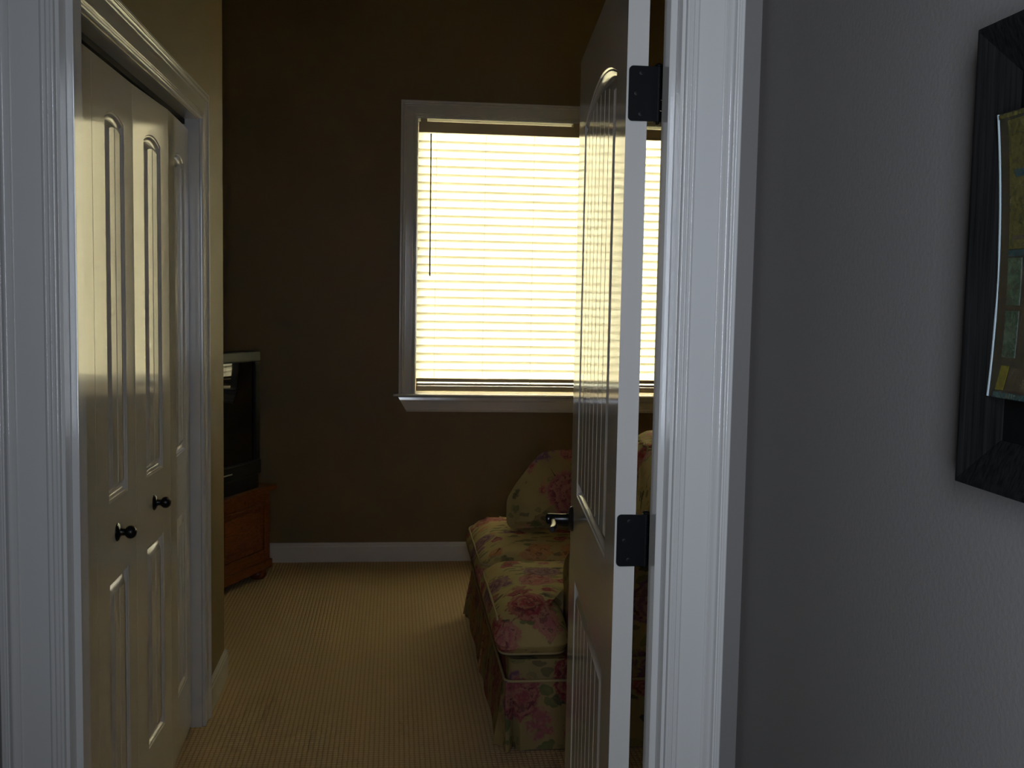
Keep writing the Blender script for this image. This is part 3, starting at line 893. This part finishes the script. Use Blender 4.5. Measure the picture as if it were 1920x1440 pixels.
link('housing', fin(bm, 'housing'), TVBLACK, tv, True, radians(35))
def tbox(name, x0, x1, d0, d1, z0, z1, mat, bev=0.0): return box(name, x0, x1, -d1, -d0, z0, z1, mat, tv, bev)
tbox('top_bezel', TX0, TX1, -0.004, 0.03, TZ - 0.052, TZ - 0.002, TVGREY, 0.006)
tbox('side_bezel', TX0, TX0 + 0.045, -0.002, 0.03, 0.15, TZ - 0.053, TVBLACK, 0.006)
tbox('side_bezel', TX1 - 0.045, TX1, -0.002, 0.03, 0.15, TZ - 0.053, TVBLACK, 0.006)
tbox('lower_bezel', TX0, TX1, -0.010, 0.03, 0.075, 0.149, TVBLACK, 0.008)
tbox('base', TX0 + .01, TX1 - .01, -0.002, 0.25, 0.0, 0.074, TVBLACK, 0.01)
lg = tbox('badge', TX0 + 0.275, TX0 + 0.475, -0.0125, -0.009, 0.107, 0.113, SILVER)
bm = bmesh.new(); rings = []; n = 14
sx0, sx1, sz0, sz1 = TX0 + .040, TX1 - .040, 0.146, TZ - .050
grid = []
for i in range(n + 1):
    row = []
    for k in range(n + 1):
        u, v_ = i / n, k / n; b_ = 0.006 * (1 - (2 * u - 1) ** 2) * (1 - (2 * v_ - 1) ** 2) ** 0.6
        row.append(bm.verts.new((sx0 + (sx1 - sx0) * u, b_ - 0.010, sz0 + (sz1 - sz0) * v_)))
    grid.append(row)
for i in range(n):
    for k in range(n): bm.faces.new((grid[i][k], grid[i + 1][k], grid[i + 1][k + 1], grid[i][k + 1]))
link('screen', fin(bm, 'screen'), SCREEN, tv, True)

# ------------------------------------------------------------------ framed picture on the hall wall
pc = root('framed_picture', (XH, 0.75, 1.31)); tag(pc, 'deep black frame with a curved stained-glass style panel on the grey hall wall', 'picture')
FY0, FY1, FZ0, FZ1 = 0.530, 0.953, 1.3185, 1.7405
PI_ = Matrix.Translation((-XH, -0.75, -1.31))
def pmesh(name, bm, mat, smooth=False, parent=pc):
    bmesh.ops.transform(bm, matrix=PI_, verts=bm.verts[:]); return link(name, fin(bm, name), mat, parent, smooth, radians(40))
XO, XI = 0.535, 0.551
prof = [(0.0, XH - .001), (0.0, XO + .001), (0.001, XO), (0.004, XO), (0.042, XI), (0.045, XI + 0.002), (0.045, XH - .001)]
# CCW seen from the hall (looking along +x): y grows to the left
cor = [(FY1, FZ0), (FY0, FZ0), (FY0, FZ1), (FY1, FZ1)]
mit = [(-1, 1), (1, 1), (1, -1), (-1, -1)]
for i in range(4):
    bm = bmesh.new(); rings = []
    for p, q in ((cor[i], mit[i]), (cor[(i + 1) % 4], mit[(i + 1) % 4])):
        rings.append([(x, p[0] + q[0] * o, p[1] + q[1] * o) for o, x in prof])
    loft(bm, rings, True, True); pmesh('frame_rail', bm, FRAMEM)
bm = bmesh.new(); add_box(bm, XI + 0.003, XH - 0.001, FY0 + .04, FY1 - .04, FZ0 + .04, FZ1 - .04); pmesh('backing', bm, BACKBLK)
# curved glass panel
GY1, GY0, GZ0, GZ1 = 0.9190, 0.562, 1.4035, 1.6575
XT = 0.5365
def gx(z): return XT + 0.0075 - 0.0042 * (z - GZ0) / (GZ1 - GZ0) + 0.0060 * (1 - ((z - (GZ0 + GZ1) / 2) / ((GZ1 - GZ0) / 2)) ** 2)
NZ = 24
bm = bmesh.new()
rings = []
for k in range(NZ + 1):
    z = GZ0 + (GZ1 - GZ0) * k / NZ; x = gx(z); rings.append([(x, GY1, z), (x, GY0, z), (x + 0.004, GY0, z), (x + 0.004, GY1, z)])
loft(bm, rings, True, True); gp = pmesh('glass_panel', bm, ART_DARK)
bm = bmesh.new(); rings = []
for k in range(NZ + 1):
    z = GZ0 + (GZ1 - GZ0) * k / NZ; x = gx(z); rings.append([(x - 0.0006, GY1 + .0012, z), (x - 0.0006, GY1 - .0008, z), (x + 0.0044, GY1 - .0008, z), (x + 0.0044, GY1 + .0012, z)])
loft(bm, rings, True, True); pmesh('glass_edge_glint', bm, EDGEGLINT)  # thin strip on the panel's far edge carrying the painted highlight
for a in (GY0 + .05, GY1 - .05):
    for z in (GZ0 + .03, GZ1 - .03):
        bm = bmesh.new(); add_box(bm, gx(z) + 0.003, XI + 0.004, a - .006, a + .006, z - .006, z + .006); pmesh('standoff', bm, BACKBLK)


def art(y1a, y1b, y0a, y0b, za, zb, mat, lift=0.0006):
    """a coloured pane on the curved glass: far edge y1 and near edge y0, each at the bottom (a) and top (b)"""
    bm = bmesh.new(); n = 6; lo = []; hi = []
    for k in range(n + 1):
        u = k / n; z = za + (zb - za) * u
        lo.append((y1a + (y1b - y1a) * u, z)); hi.append((y0a + (y0b - y0a) * u, z))
    ring = lo + hi[::-1]
    loft(bm, [[(gx(z) + 0.0003, y, z) for y, z in ring], [(gx(z) - lift, y, z) for y, z in ring]], False, False)
    for k in range(n):
        q = [lo[k], lo[k + 1], hi[k + 1], hi[k]]
        bm.faces.new([bm.verts.new((gx(z) - lift, y, z)) for y, z in q])
    bmesh.ops.remove_doubles(bm, verts=bm.verts[:], dist=1e-6)
    return pmesh('art_pane', bm, mat)


def zz(py): return 1.6575 - (py - 209) * (1.6575 - 1.4035) / (750 - 209)
S = 1
def mir(y): return GY0 + (GY1 - y)
for flip in (False, True):
    g_ = (lambda y: y) if not flip else mir
    def A(p1a, p1b, p0a, p0b, ya_, yb_, mat, lift=0.0006):
        a = [g_(v) for v in (p1a, p1b, p0a, p0b)]
        if flip: a = [a[2], a[3], a[0], a[1]]
        art(*a, zz(ya_), zz(yb_), mat, lift)
    A(.9180, .9180, .765, .765, 219, 211, ART_OLIVE)
    A(.9035, .9035, .8765, .8765, 466, 224, ART_OLIVE)
    A(.8735, .8735, .765, .765, 452, 224, ART_OLIVE)
    A(.8930, .8960, .765, .765, 332, 318, ART_TEAL, .0012)
    A(.8960, .8970, .765, .765, 449, 441, ART_BROWN, .0012)
    A(.9040, .9040, .765, .765, 480, 468, ART_TEAL)
    A(.9035, .9035, .8830, .8830, 573, 483, ART_GREEN)
    A(.9030, .9035, .8835, .8830, 672, 583, ART_GREEN)
    A(.8800, .8800, .765, .765, 660, 483, ART_BROWN)
    A(.9080, .9020, .8960, .8900, 735, 688, ART_YELLOW)
    A(.8935, .8875, .765, .765, 735, 690, ART_BROWN)
    A(.9120, .9100, .765, .765, 750, 739, ART_TEAL)
